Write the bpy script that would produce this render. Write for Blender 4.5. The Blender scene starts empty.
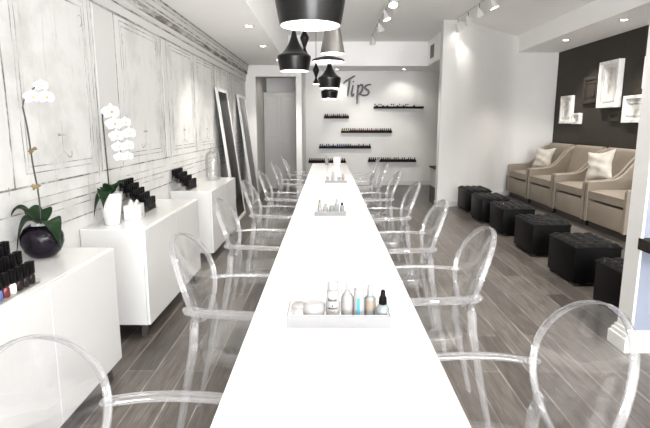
import bpy, bmesh, math, random
from mathutils import Vector, Matrix
random.seed(7)
PI = math.pi
S = bpy.context.scene
COL = S.collection

# ------------------------------------------------------------------ camera, world, big lights, exposure
cam = bpy.data.cameras.new('camera'); cam.sensor_width = 36; cam.lens = 505/650*36
cam.clip_start = .02; cam.clip_end = 100
co = bpy.data.objects.new('camera', cam); COL.objects.link(co)
co.location = (0, 0, 1.40)
co.rotation_euler = (PI/2-math.atan(90/505), 0, math.atan(2.7/505*.985))
S.camera = co
W = bpy.data.worlds.new('World'); S.world = W; W.use_nodes = True
bg = W.node_tree.nodes['Background']; bg.inputs[0].default_value = (.93, .96, 1, 1); bg.inputs[1].default_value = 1.0
S.view_settings.view_transform = 'Standard'; S.view_settings.look = 'None'
S.view_settings.gamma = 1; S.view_settings.use_curve_mapping = False
S.view_settings.exposure = 0.92
try:
    S.cycles.transparent_max_bounces = 40; S.cycles.max_bounces = 14; S.cycles.transmission_bounces = 12
    S.cycles.glossy_bounces = 5; S.cycles.diffuse_bounces = 5; S.cycles.sample_clamp_indirect = 6
except Exception:
    pass

def lamp(name, kind, loc, energy, color=(1, 1, 1), parent=None, aim=None, **kw):
    l = bpy.data.lights.new(name, kind); l.energy = energy; l.color = color
    for k, v in kw.items(): setattr(l, k, v)
    o = bpy.data.objects.new(name, l); COL.objects.link(o); o.location = loc
    if aim is not None:
        o.rotation_euler = (Vector(aim)-Vector(loc)).to_track_quat('-Z', 'Y').to_euler()
    if parent is not None: o.parent = parent
    return o
# daylight through the shop window behind the camera
lamp('window_daylight', 'AREA', (1.2, -6.1, 1.55), 190, (.96, .98, 1.0), aim=(1.2, 4, 4.6), shape='RECTANGLE', size=4.6, size_y=2.3)
lamp('added_ceiling_uplight', 'AREA', (1.2, -6.1, .75), 400, (.98, .98, 1.0), aim=(1.2, 2, 6.5), shape='RECTANGLE', size=4.6, size_y=.7)  # unseen low light added to lift the ceiling
# unseen area light added high by the right-hand wall to lift the ceiling
lamp('added_ceiling_fill', 'AREA', (4.6, -1.5, 2.55), 260, (1, .98, .95), aim=(1.5, 2.5, 3.3), shape='RECTANGLE', size=7.5, size_y=.12)
DOWN_E, TRACK_E, PEND_E = 55, 60, 2.6

# ------------------------------------------------------------------ materials
def newmat(name):
    m = bpy.data.materials.new(name); m.use_nodes = True
    nt = m.node_tree; b = nt.nodes['Principled BSDF']
    return m, nt, b
def N(nt, t, **kw):
    n = nt.nodes.new(t)
    for k, v in kw.items(): setattr(n, k, v)
    return n
def mat(name, col, rough=.5, metal=0, var=.05, scale=12, bump=0, bscale=80, coat=0, spec=.5):
    """principled surface whose colour varies a little with a noise field"""
    m, nt, b = newmat(name)
    tc = N(nt, 'ShaderNodeTexCoord'); nz = N(nt, 'ShaderNodeTexNoise')
    nz.inputs['Scale'].default_value = scale; nz.inputs['Detail'].default_value = 4
    nt.links.new(tc.outputs['Object'], nz.inputs['Vector'])
    cr = N(nt, 'ShaderNodeValToRGB')
    cr.color_ramp.elements[0].position = .3; cr.color_ramp.elements[1].position = .7
    cr.color_ramp.elements[0].color = (*[c*(1-var) for c in col], 1)
    cr.color_ramp.elements[1].color = (*[min(1, c*(1+var)) for c in col], 1)
    nt.links.new(nz.outputs['Fac'], cr.inputs['Fac']); nt.links.new(cr.outputs['Color'], b.inputs['Base Color'])
    b.inputs['Roughness'].default_value = rough; b.inputs['Metallic'].default_value = metal
    b.inputs['Specular IOR Level'].default_value = spec
    b.inputs['Coat Weight'].default_value = coat
    if bump:
        n2 = N(nt, 'ShaderNodeTexNoise'); n2.inputs['Scale'].default_value = bscale
        nt.links.new(tc.outputs['Object'], n2.inputs['Vector'])
        bp = N(nt, 'ShaderNodeBump'); bp.inputs['Strength'].default_value = bump; bp.inputs['Distance'].default_value = .01
        nt.links.new(n2.outputs['Fac'], bp.inputs['Height']); nt.links.new(bp.outputs['Normal'], b.inputs['Normal'])
    return m
def glow(name, col, strength):
    m, nt, b = newmat(name)
    b.inputs['Base Color'].default_value = (*col, 1)
    b.inputs['Emission Color'].default_value = (*col, 1); b.inputs['Emission Strength'].default_value = strength
    return m
def clear(name, tint=(.97, .97, .98), glass=.4, rough=.0, ior=1.49, haze=0):
    """clear plastic: a see-through share, a refracting share and a glossy skin"""
    m, nt, b = newmat(name); nt.nodes.remove(b); out = nt.nodes['Material Output']
    tr = N(nt, 'ShaderNodeBsdfTransparent'); tr.inputs[0].default_value = (*tint, 1)
    gl = N(nt, 'ShaderNodeBsdfGlass'); gl.inputs['Color'].default_value = (*tint, 1)
    gl.inputs['Roughness'].default_value = rough; gl.inputs['IOR'].default_value = ior
    mx = N(nt, 'ShaderNodeMixShader'); mx.inputs[0].default_value = glass
    nt.links.new(tr.outputs[0], mx.inputs[1]); nt.links.new(gl.outputs[0], mx.inputs[2])
    if haze:        # a little scattering in the thick cast edges
        df = N(nt, 'ShaderNodeBsdfDiffuse'); df.inputs[0].default_value = (.85, .85, .88, 1)
        m0 = N(nt, 'ShaderNodeMixShader'); m0.inputs[0].default_value = haze
        nt.links.new(mx.outputs[0], m0.inputs[1]); nt.links.new(df.outputs[0], m0.inputs[2]); mx = m0
    gs = N(nt, 'ShaderNodeBsdfGlossy'); gs.inputs['Roughness'].default_value = .015
    lw = N(nt, 'ShaderNodeLayerWeight'); lw.inputs['Blend'].default_value = .5      # Fresnel-like skin: F0 + (1-F0)(1-cos)^5
    pw = N(nt, 'ShaderNodeMath', operation='POWER'); pw.inputs[1].default_value = 5
    nt.links.new(lw.outputs['Facing'], pw.inputs[0])
    ma = N(nt, 'ShaderNodeMath', operation='MULTIPLY_ADD'); ma.inputs[1].default_value = .9; ma.inputs[2].default_value = .055
    nt.links.new(pw.outputs[0], ma.inputs[0])
    m2 = N(nt, 'ShaderNodeMixShader'); nt.links.new(ma.outputs[0], m2.inputs[0])
    nt.links.new(mx.outputs[0], m2.inputs[1]); nt.links.new(gs.outputs[0], m2.inputs[2])
    nt.links.new(m2.outputs[0], out.inputs[0])
    return m

def wallpaper_mat():
    m, nt, b = newmat('aged_panel_wallpaper')
    tc = N(nt, 'ShaderNodeTexCoord')
    n1 = N(nt, 'ShaderNodeTexNoise'); n1.inputs['Scale'].default_value = 1.6; n1.inputs['Detail'].default_value = 6; n1.inputs['Roughness'].default_value = .65
    nt.links.new(tc.outputs['Object'], n1.inputs['Vector'])
    c1 = N(nt, 'ShaderNodeValToRGB'); e = c1.color_ramp.elements
    e[0].position = .30; e[0].color = (.44, .435, .42, 1); e[1].position = .50; e[1].color = (.61, .61, .597, 1)
    nt.links.new(n1.outputs['Fac'], c1.inputs['Fac'])
    mp = N(nt, 'ShaderNodeMapping'); mp.inputs['Scale'].default_value = (1, 9, .9)
    nt.links.new(tc.outputs['Object'], mp.inputs['Vector'])
    n2 = N(nt, 'ShaderNodeTexNoise'); n2.inputs['Scale'].default_value = 2.2; n2.inputs['Detail'].default_value = 8; n2.inputs['Roughness'].default_value = .75
    nt.links.new(mp.outputs[0], n2.inputs['Vector'])
    c2 = N(nt, 'ShaderNodeValToRGB'); e = c2.color_ramp.elements
    e[0].position = .29; e[0].color = (.55, .53, .51, 1); e[1].position = .43; e[1].color = (1, 1, 1, 1)
    nt.links.new(n2.outputs['Fac'], c2.inputs['Fac'])
    mx = N(nt, 'ShaderNodeMixRGB', blend_type='MULTIPLY'); mx.inputs[0].default_value = .8
    nt.links.new(c1.outputs[0], mx.inputs[1]); nt.links.new(c2.outputs[0], mx.inputs[2])
    nt.links.new(mx.outputs[0], b.inputs['Base Color']); b.inputs['Roughness'].default_value = .75
    return m
def ink_mat(name, dark, light, lo, hi, scale=6, stretch=(1, 1, 1)):
    m, nt, b = newmat(name)
    tc = N(nt, 'ShaderNodeTexCoord')
    n1 = N(nt, 'ShaderNodeTexNoise'); n1.inputs['Scale'].default_value = scale; n1.inputs['Detail'].default_value = 7; n1.inputs['Roughness'].default_value = .7
    mp = N(nt, 'ShaderNodeMapping'); mp.inputs['Scale'].default_value = stretch
    nt.links.new(tc.outputs['Object'], mp.inputs['Vector']); nt.links.new(mp.outputs[0], n1.inputs['Vector'])
    c1 = N(nt, 'ShaderNodeValToRGB'); e = c1.color_ramp.elements
    e[0].position = lo; e[0].color = (*dark, 1); e[1].position = hi; e[1].color = (*light, 1)
    nt.links.new(n1.outputs['Fac'], c1.inputs['Fac']); nt.links.new(c1.outputs[0], b.inputs['Base Color'])
    b.inputs['Roughness'].default_value = .8; b.inputs['Specular IOR Level'].default_value = .15
    return m
def floor_mat():
    m, nt, b = newmat('grey_plank_floor')
    tc = N(nt, 'ShaderNodeTexCoord')
    mp = N(nt, 'ShaderNodeMapping'); mp.inputs['Rotation'].default_value = (0, 0, PI/2)
    nt.links.new(tc.outputs['Object'], mp.inputs['Vector'])
    bk = N(nt, 'ShaderNodeTexBrick'); bk.offset = .37; bk.offset_frequency = 2
    bk.inputs['Scale'].default_value = 1; bk.inputs['Brick Width'].default_value = 1.35; bk.inputs['Row Height'].default_value = .165
    bk.inputs['Mortar Size'].default_value = .0024; bk.inputs['Mortar Smooth'].default_value = .3; bk.inputs['Bias'].default_value = 0
    bk.inputs['Color1'].default_value = (.046, .040, .035, 1); bk.inputs['Color2'].default_value = (.102, .092, .083, 1)
    bk.inputs['Mortar'].default_value = (.26, .245, .225, 1)  # light catching the plank bevels, painted as pale seams
    nt.links.new(mp.outputs[0], bk.inputs['Vector'])
    mg = N(nt, 'ShaderNodeMapping'); mg.inputs['Scale'].default_value = (14, 1.1, 1)
    nt.links.new(tc.outputs['Object'], mg.inputs['Vector'])
    ng = N(nt, 'ShaderNodeTexNoise'); ng.inputs['Scale'].default_value = 3; ng.inputs['Detail'].default_value = 8; ng.inputs['Roughness'].default_value = .7; ng.inputs['Distortion'].default_value = .6
    nt.links.new(mg.outputs[0], ng.inputs['Vector'])
    cg = N(nt, 'ShaderNodeValToRGB'); e = cg.color_ramp.elements
    e[0].position = .33; e[0].color = (.42, .40, .385, 1); e[1].position = .64; e[1].color = (1.4, 1.38, 1.36, 1)
    nt.links.new(ng.outputs['Fac'], cg.inputs['Fac'])
    mx = N(nt, 'ShaderNodeMixRGB', blend_type='MULTIPLY'); mx.inputs[0].default_value = 1
    nt.links.new(bk.outputs['Color'], mx.inputs[1]); nt.links.new(cg.outputs[0], mx.inputs[2])
    nt.links.new(mx.outputs[0], b.inputs['Base Color'])
    b.inputs['Roughness'].default_value = .33
    bp = N(nt, 'ShaderNodeBump'); bp.inputs['Strength'].default_value = .15; bp.inputs['Distance'].default_value = .004
    nt.links.new(ng.outputs['Fac'], bp.inputs['Height']); nt.links.new(bp.outputs[0], b.inputs['Normal'])
    return m
def art_mat(name, base, stain, cx):
    """pale distressed plaster panel with one grey smudge"""
    m, nt, b = newmat(name)
    tc = N(nt, 'ShaderNodeTexCoord')
    n1 = N(nt, 'ShaderNodeTexNoise'); n1.inputs['Scale'].default_value = 9; n1.inputs['Detail'].default_value = 6
    nt.links.new(tc.outputs['Object'], n1.inputs['Vector'])
    gr = N(nt, 'ShaderNodeTexGradient', gradient_type='SPHERICAL')
    mp = N(nt, 'ShaderNodeMapping'); mp.inputs['Location'].default_value = (0, cx, -.25); mp.inputs['Scale'].default_value = (3, 7, 4)
    nt.links.new(tc.outputs['Object'], mp.inputs['Vector']); nt.links.new(mp.outputs[0], gr.inputs['Vector'])
    ml = N(nt, 'ShaderNodeMath', operation='MULTIPLY'); nt.links.new(gr.outputs['Fac'], ml.inputs[0]); nt.links.new(n1.outputs['Fac'], ml.inputs[1])
    ad = N(nt, 'ShaderNodeMath', operation='MULTIPLY_ADD'); ad.inputs[1].default_value = 1.2
    s2 = N(nt, 'ShaderNodeMath', operation='SUBTRACT'); s2.inputs[1].default_value = .5; s2.use_clamp = True
    nt.links.new(n1.outputs['Fac'], s2.inputs[0]); nt.links.new(ml.outputs[0], ad.inputs[0]); nt.links.new(s2.outputs[0], ad.inputs[2])
    c = N(nt, 'ShaderNodeValToRGB'); e = c.color_ramp.elements
    e[0].position = 0; e[0].color = (*base, 1); e[1].position = .6; e[1].color = (*stain, 1)
    nt.links.new(ad.outputs[0], c.inputs['Fac']); nt.links.new(c.outputs[0], b.inputs['Base Color']); b.inputs['Roughness'].default_value = .7
    return m

M = dict(
    floor=floor_mat(), paper=wallpaper_mat(),
    ink=ink_mat('drawn_moulding_line', (.13, .125, .12), (.51, .50, .49), .40, .60),
    inkfine=ink_mat('fine_drawn_line', (.22, .215, .21), (.54, .535, .525), .42, .60, 5),
    relief=ink_mat('pale_relief', (.58, .57, .555), (.57, .565, .555), .34, .50, 4),
    cornice=ink_mat('scraped_cornice', (.15, .13, .115), (.53, .52, .51), .44, .60, 9, (1, .22, 1.6)),
    white_wall=mat('white_wall_paint', (.72, .715, .70), .6, var=.012, scale=3),
    warm_wall=mat('warm_white_wall_paint', (.665, .655, .64), .6, var=.012, scale=3),
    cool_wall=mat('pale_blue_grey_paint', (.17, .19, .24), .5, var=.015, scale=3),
    ceiling=mat('ceiling_paint', (.95, .945, .935), .7, var=.012, scale=2),
    brown=mat('dark_brown_wall_paint', (.036, .030, .024), .6, var=.10, scale=3, spec=.2),
    trim=mat('white_gloss_trim', (.60, .595, .585), .3, var=.01),
    lacq=mat('white_lacquer', (.585, .585, .578), .22, var=.008, coat=.3),
    tabletop=mat('white_table_lacquer', (.80, .80, .80), .16, var=.005, coat=.3),
    seam=mat('painted_gap_shade', (.25, .25, .25), .6),
    legsteel=mat('brown_metal_leg', (.10, .085, .075), .35, .6),
    clear=clear('clear_polycarbonate', (1, 1, 1), haze=.065), clearflat=clear('clear_sheet_plastic', (.995, .995, .997), .0, haze=.012),
    acrylic=clear('clear_acrylic', (.985, .985, .985), .1),
    glassjar=clear('jar_glass', (.985, .985, .985), .12),
    black=mat('black_lamp_metal', (.006, .0057, .0057), .30, .5, var=.15, spec=.5),
    pewter=mat('dark_pewter_metal', (.20, .19, .18), .36, .8, var=.1),
    lining=mat('lamp_lining', (.92, .90, .86), .4, var=.02),
    bulb=glow('lamp_bulb', (1, .95, .87), 22), lens=glow('downlight_lens', (1, .96, .9), 14),
    cord=mat('black_cord', (.03, .03, .03), .6),
    blackplastic=mat('black_plastic', (.004, .0037, .004), .4, var=.2, spec=.06),
    leather=mat('black_leather', (.0022, .002, .002), .40, var=.2, bump=.2, bscale=160, spec=.09),
    button=mat('glossy_black_button', (.10, .10, .10), .10, .8, var=.2),
    tan=mat('tan_upholstery', (.215, .182, .143), .5, var=.06, scale=5, bump=.12, bscale=200),
    plinth=mat('dark_wood_plinth', (.022, .018, .016), .45),
    cream=mat('cream_cushion', (.47, .44, .39), .8, var=.07, scale=9, bump=.5, bscale=16),
    ledge=mat('black_ledge', (.008, .007, .007), .5, spec=.1), wood=ink_mat('dark_stained_wood', (.010, .008, .007), (.028, .023, .02), .4, .6, 14),
    mirror=mat('dark_mirror_glass', (.016, .0155, .0145), .08, 1, var=.05, scale=2),
    mirror2=mat('grey_mirror_glass', (.10, .103, .103), .10, 1, var=.05, scale=2),
    greydoor=mat('grey_cupboard_paint', (.40, .39, .38), .45, var=.02), closet=mat('closet_paint', (.50, .485, .46), .6, var=.02),
    leaf=mat('orchid_leaf', (.008, .022, .008), .4, var=.35, scale=14, spec=.15), stem=mat('orchid_stem', (.012, .012, .008), .5, var=.2),
    petal=mat('white_petal', (.52, .52, .51), .55, var=.02), lip=mat('yellow_green_lip', (.36, .33, .12), .5, var=.3, scale=60),
    raffia=mat('raffia', (.17, .125, .06), .8, var=.3, scale=60, bump=.5),
    vase=mat('aubergine_glaze', (.006, .004, .008), .16, var=.3, spec=.2), pot=mat('white_ceramic', (.56, .56, .55), .3, var=.01),
    sign=mat('dark_steel_letter', (.05, .047, .045), .28, .8, var=.2, scale=30),
    grille=mat('dark_grille', (.04, .038, .036), .5), graypanel=mat('grey_panel', (.36, .35, .33), .5),
    plaster=art_mat('distressed_plaster', (.80, .79, .765), (.30, .29, .28), 0.0),
    trayinside=mat('lightened_tray_inside', (.88, .88, .88), .6, var=.01), trayoutside=mat('darkened_tray_outside', (.185, .185, .187), .5, var=.01), cosm=mat('white_bottle_plastic', (.25, .243, .24), .3, var=.01), pink=mat('pale_pink_cream', (.30, .19, .15), .4),  # one white tray in two tones: outside darkened, inside lightened against shade
    blue=mat('blue_label', (.02, .20, .32), .4), beige=mat('beige_label', (.20, .165, .13), .5), greygreen=mat('grey_green_liquid', (.175, .205, .205), .25),
    print=mat('grey_label_print', (.02, .018, .02), .6), pinkpol=mat('rose_lacquer', (.50, .20, .24), .2), redpol=mat('dark_red_lacquer', (.10, .014, .018), .2),
    yellowpol=mat('mustard_lacquer', (.45, .36, .12), .25), bluepol=mat('blue_lacquer', (.06, .09, .22), .2), plumpol=mat('black_plum_lacquer', (.012, .008, .009), .2, spec=.2),
    creampol=mat('cream_lacquer', (.72, .66, .55), .25), palecap=mat('pale_cap', (.62, .60, .58), .35), rosecap=mat('dusty_rose_cap', (.42, .30, .30), .4),
)

# ------------------------------------------------------------------ mesh helpers
class MB:
    def __init__(s): s.bm = bmesh.new()
    def _xf(s, vs, m):
        if m is not None: bmesh.ops.transform(s.bm, matrix=m, verts=vs)
    def box(s, x0, x1, y0, y1, z0, z1, bev=0, seg=2, m=None):
        r = bmesh.ops.create_cube(s.bm, size=1); vs = r['verts']
        for v in vs:
            v.co = Vector((x0+(v.co.x+.5)*(x1-x0), y0+(v.co.y+.5)*(y1-y0), z0+(v.co.z+.5)*(z1-z0)))
        if bev:
            es = list({e for v in vs for e in v.link_edges})
            rr = bmesh.ops.bevel(s.bm, geom=es, offset=bev, segments=seg, affect='EDGES', profile=.5)
            vs = list({v for v in rr['verts']} | {v for v in vs if v.is_valid})
        s._xf(vs, m); return s
    def lathe(s, prof, seg=28, m=None, c=(0, 0, 0)):
        rings = []
        for r, z in prof:
            if r < 1e-5: rings.append([s.bm.verts.new((c[0], c[1], c[2]+z))])
            else: rings.append([s.bm.verts.new((c[0]+r*math.cos(2*PI*i/seg), c[1]+r*math.sin(2*PI*i/seg), c[2]+z)) for i in range(seg)])
        for a, b in zip(rings, rings[1:]):
            for i in range(seg):
                j = (i+1) % seg
                if len(a) == 1 and len(b) == 1: continue
                if len(a) == 1: s.bm.faces.new((a[0], b[j], b[i]))
                elif len(b) == 1: s.bm.faces.new((a[i], a[j], b[0]))
                else: s.bm.faces.new((a[i], a[j], b[j], b[i]))
        s._xf([v for r in rings for v in r], m); return s
    def tube(s, pts, rad, seg=8, rad2=None, up=None, closed=False, m=None, sq=1.0):
        """sweep an ellipse; rad along the side axis, rad2 along the up axis; either may be a list"""
        P = [Vector(p) for p in pts]; n = len(P)
        A = rad if isinstance(rad, (list, tuple)) else [rad]*n
        B = rad2 if isinstance(rad2, (list, tuple)) else ([rad2]*n if rad2 is not None else A)
        rings = []; prev = None
        for i, p in enumerate(P):
            if closed: t = P[(i+1) % n]-P[i-1]
            else: t = P[min(i+1, n-1)]-P[max(i-1, 0)]
            t.normalize()
            if up is not None: u = Vector(up)
            elif prev is not None: u = prev
            else: u = Vector((0, 0, 1)) if abs(t.z) < .9 else Vector((1, 0, 0))
            side = t.cross(u)
            if side.length < 1e-4: side = t.cross(Vector((1, .1, 0)))
            side.normalize(); uu = side.cross(t).normalized(); prev = uu
            pw = lambda q: math.copysign(abs(q)**sq, q)
            rings.append([s.bm.verts.new(p+side*(A[i]*pw(math.cos(2*PI*k/seg)))+uu*(B[i]*pw(math.sin(2*PI*k/seg)))) for k in range(seg)])
        pr = list(zip(rings, rings[1:]))
        if closed: pr.append((rings[-1], rings[0]))
        for a, b in pr:
            for k in range(seg):
                l = (k+1) % seg; s.bm.faces.new((a[k], a[l], b[l], b[k]))
        if not closed:
            s.bm.faces.new(rings[0][::-1]); s.bm.faces.new(rings[-1])
        s._xf([v for r in rings for v in r], m); return s
    def prism(s, poly, axis, a, b, m=None):
        """extrude a 2-D outline along an axis ('x': outline is y,z; 'y': x,z; 'z': x,y)"""
        def mk(u, v, t): return {'x': (t, u, v), 'y': (u, t, v), 'z': (u, v, t)}[axis]
        A = [s.bm.verts.new(mk(u, v, a)) for u, v in poly]; B = [s.bm.verts.new(mk(u, v, b)) for u, v in poly]
        n = len(poly)
        s.bm.faces.new(A[::-1]); s.bm.faces.new(B)
        for i in range(n):
            j = (i+1) % n; s.bm.faces.new((A[i], A[j], B[j], B[i]))
        s._xf(A+B, m); return s
    def grid(s, fn, nu, nv, thick=0):
        def lay(w):
            return [[s.bm.verts.new(fn(i/nu, j/nv, w)) for j in range(nv+1)] for i in range(nu+1)]
        A = lay(1)
        for i in range(nu):
            for j in range(nv): s.bm.faces.new((A[i][j], A[i+1][j], A[i+1][j+1], A[i][j+1]))
        if thick:
            B = lay(-1)
            for i in range(nu):
                for j in range(nv): s.bm.faces.new((B[i][j], B[i][j+1], B[i+1][j+1], B[i+1][j]))
            for i in range(nu):
                s.bm.faces.new((A[i][0], B[i][0], B[i+1][0], A[i+1][0])); s.bm.faces.new((A[i][nv], A[i+1][nv], B[i+1][nv], B[i][nv]))
            for j in range(nv):
                s.bm.faces.new((A[0][j], A[0][j+1], B[0][j+1], B[0][j])); s.bm.faces.new((A[nu][j], B[nu][j], B[nu][j+1], A[nu][j+1]))
        return s
    def build(s, name, m, parent=None, smooth=True, loc=None, ang=40):
        bmesh.ops.recalc_face_normals(s.bm, faces=s.bm.faces)
        if smooth:
            for f in s.bm.faces: f.smooth = True
            for e in s.bm.edges:
                e.smooth = not (len(e.link_faces) == 2 and e.calc_face_angle(0) > math.radians(ang))
        me = bpy.data.meshes.new(name); s.bm.to_mesh(me); s.bm.free()
        me.materials.append(m if not isinstance(m, str) else M[m])
        o = bpy.data.objects.new(name, me); COL.objects.link(o)
        if parent is not None: o.parent = parent
        if loc is not None: o.location = loc
        return o
def spline(pts, n=6):
    P = [Vector(p) for p in pts]; out = []
    for i in range(len(P)-1):
        p0 = P[max(i-1, 0)]; p1 = P[i]; p2 = P[i+1]; p3 = P[min(i+2, len(P)-1)]
        for k in range(n):
            t = k/n
            out.append(.5*((2*p1)+(p2-p0)*t+(2*p0-5*p1+4*p2-p3)*t*t+(3*p1-p0-3*p2+p3)*t**3))
    out.append(P[-1]); return out
def tag(o, label, cat, group=None, kind=None):
    o['label'] = label; o['category'] = cat
    if group: o['group'] = group
    if kind: o['kind'] = kind
    return o
def thing(name, label, cat, loc=(0, 0, 0), rz=0, group=None):
    o = bpy.data.objects.new(name, None); COL.objects.link(o); o.empty_display_size = .1
    o.location = loc; o.rotation_euler = (0, 0, rz); return tag(o, label, cat, group)
def struct(name, mb, m, smooth=False, parent=None):
    o = mb.build(name, m, parent, smooth)
    if parent is None: o['kind'] = 'structure'
    return o
def copy_tree(o, parent=None):
    c = o.copy(); COL.objects.link(c)
    if parent is not None: c.parent = parent
    for ch in list(o.children): copy_tree(ch, c)
    return c
def place(proto, i, loc, rz=None, label=None):
    o = proto if i == 0 else copy_tree(proto)
    o.location = loc
    if rz is not None: o.rotation_euler = (0, 0, rz)
    if label: o['label'] = label
    return o

# ------------------------------------------------------------------ the room
WX = -1.58                      # painted left wall
CZ = 3.05                       # main ceiling
struct('floor', MB().box(-1.9, 5.0, -6.3, 12.1, -.12, 0), 'floor')
struct('ceiling', MB().box(-1.9, 5.0, -6.3, 12.1, CZ, CZ+.15), 'ceiling')
struct('wall_left', MB().box(WX-.15, WX, -6.3, 9.95, 0, CZ), 'paper')
struct('trim_1', MB().box(WX, -.75, -6.3, 9.95, 2.5, CZ), 'ceiling')          # dropped ceiling strip over the left wall
struct('wall_front', MB().box(-1.73, -1.2, -6.3, -6.2, 0, CZ).box(3.6, 4.8, -6.3, -6.2, 0, CZ).box(-1.2, 3.6, -6.3, -6.2, 2.8, CZ).box(-1.2, 3.6, -6.3, -6.2, 0, .35), 'white_wall')
struct('wall_right', MB().box(4.7, 4.85, -6.3, 3.1, 0, CZ), 'white_wall')
# back: stub with the closet opening, then the wall that carries the polish ledges
struct('wall_back_left', MB().box(WX-.15, -1.385, 9.95, 10.08, 0, CZ).box(-1.385, -.61, 9.95, 10.08, 2.293, CZ), 'warm_wall')
struct('wall_closet', MB().box(-1.52, -1.385, 10.08, 11.76, 0, 2.45).box(-1.52, -.61, 10.08, 11.76, 2.42, 2.5), 'closet')
struct('wall_recess_left', MB().box(-.61, -.50, 9.95, 11.76, 0, CZ), 'white_wall')
struct('wall_back', MB().box(-1.6, 3.4, 11.76, 11.9, 0, CZ), 'white_wall')
struct('wall_recess_right', MB().box(3.4, 3.5, 10.36, 11.9, 0, CZ), 'white_wall')
struct('trim_2', MB().box(-.5, 2.05, 10.75, 11.76, 2.575, CZ), 'ceiling')        # bulkhead in front of the back wall
struct('trim_3', MB().prism([(2.05, 8.95), (2.12, 8.95), (3.4, 10.30), (3.4, 11.76), (2.05, 11.76)], 'z', 2.575, CZ), 'ceiling')
PART = [(p.x, p.y) for p in spline([(2.10, 8.60, 0), (2.45, 8.86, 0), (2.85, 9.32, 0), (3.25, 9.80, 0), (3.60, 10.06, 0), (4.0, 10.13, 0)], 5)]
struct('wall_partition', MB().prism([(1.87, 8.55)]+PART+[(4.6, 10.13), (4.6, 10.3), (3.45, 10.3), (2.03, 8.76), (1.87, 8.74)], 'z', 0, CZ), 'warm_wall', True)
struct('wall_niche', MB().box(4.45, 4.6, 3.1, 10.3, 0, CZ), 'brown')
struct('trim_4', MB().box(3.63, 4.45, 3.1, 10.12, 2.755, CZ), 'ceiling')          # bulkhead over the armchairs
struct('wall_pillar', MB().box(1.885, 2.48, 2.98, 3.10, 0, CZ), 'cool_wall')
struct('trim_5', MB().box(1.88, 1.895, 2.965, 3.112, .13, CZ-.01), 'trim')         # white jamb on the end of the near wall
# baseboards
def board(poly, h=.085):
    return MB().prism(poly, 'z', 0, h)
struct('baseboard_back', MB().box(-.5, 3.4, 11.735, 11.76, 0, .085).box(-.5, 3.4, 11.743, 11.76, .085, .10), 'trim')
struct('baseboard_partition', board([(1.855, 8.74), (1.855, 8.535)]+[(x+.014, y-.018) for x, y in PART]+[(4.45, 10.115), (4.45, 10.13)]+PART[::-1]+[(1.87, 8.55), (1.87, 8.74)]), 'trim')
struct('baseboard_pillar', MB().box(1.84, 2.5, 2.945, 2.98, 0, .085).box(1.84, 1.885, 2.98, 3.14, 0, .085).box(1.853, 2.48, 2.957, 2.98, .085, .11).box(1.853, 1.885, 2.98, 3.13, .085, .11)
       .box(1.867, 1.885, 2.97, 3.12, .11, .135).box(1.867, 2.46, 2.968, 2.98, .11, .135), 'trim')

# ------------------------------------------------------------------ drawn panelling on the left wall
panels = [(-5.9, -4.6), (-4.2, -2.6), (-2.2, -1.0), (-.6, .55), (.9, 2.25), (2.63, 3.43), (4.0, 4.86), (5.22, 6.05), (6.28, 7.1), (7.36, 8.25), (8.5, 9.4)]
e = .004
k = 0
def wall_line(mb, y0, y1, z, w=.006, d=.003): mb.box(WX, WX+d, y0, y1, z-w/2, z+w/2)
def wall_vert(mb, y, z0, z1, w=.006, d=.003):
    n = 9; pts = []
    for i in range(n+1):
        pts.append((WX+d*.4, y+random.uniform(-.004, .004), z0+(z1-z0)*i/n))
    mb.tube(pts, d*.5, 6, w*.5, up=(0, 1, 0))
mb = MB()     # heavier lines: pilaster edges, chair rail
for a, b in panels:
    for y in (a-.10, b+.10): wall_vert(mb, y, 1.08, 2.2, .012)
for z, w in ((1.075, .010), (.945, .007), (.82, .008)): wall_line(mb, -6.2, 9.9, z, w)
struct('trim_6', mb, 'ink')
mb = MB()
for a, b in panels:
    for off in (0, .035):
        a2, b2, z0, z1 = a+off, b-off, 1.14+off, 2.17-off
        wall_line(mb, a2, b2, z0, .006); wall_line(mb, a2, b2, z1, .008)
        wall_vert(mb, a2, z0, z1, .007); wall_vert(mb, b2, z0, z1, .007)
    wall_vert(mb, a-.155, 1.05, 2.2, .006); wall_vert(mb, b+.055, 1.05, 2.2, .007)
    for s_, yy in ((1, a+.07), (-1, b-.07)):       # scroll in each upper corner
        pts = [(WX+.001, yy+s_*(.05*t*math.cos(4.6*t)), 2.06+.05*t*math.sin(4.6*t)) for t in [i/14 for i in range(3, 15)]]
        mb.tube(pts, .004, 6, .0012, up=(1, 0, 0))
    yc = (a+b)/2                                     # faint candelabra drawn at the panel's foot
    mb.tube([(WX+.001, yc, z) for z in (1.2, 1.3, 1.42)], .003, 6, .0012, up=(1, 0, 0))
    for s_ in (-1, 1):
        mb.tube([(WX+.001, yc+s_*(.01+.09*math.sin(t*1.7)), 1.24-.04*math.sin(t*3.1)) for t in [i/8 for i in range(9)]], .004, 6, .0012, up=(1, 0, 0))
    mb.box(WX, WX+.002, yc-.045, yc+.045, 1.33, 1.345)
    wall_line(mb, a-.05, b+.05, 1.0, .005)
    mb.box(WX, WX+.002, a+.03, b-.03, .90, .906); mb.box(WX, WX+.002, a+.03, b-.03, .50, .506)
struct('trim_7', mb, 'inkfine')
mb = MB()     # raised pilaster strips
for (a, b), (c, d) in zip(panels, panels[1:]):
    y0, y1 = b+.12, c-.12
    mb.box(WX, WX+.003, y0+.01, y1-.01, 1.09, 2.2)
struct('trim_8', mb, 'relief')
struct('trim_9', MB().prism([(WX, 2.2), (WX+.012, 2.2), (WX+.018, 2.23), (WX+.018, 2.27), (WX+.012, 2.28), (WX+.03, 2.30), (WX+.03, 2.33), (WX, 2.33)], 'y', -6.2, 9.95), 'relief')
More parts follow.
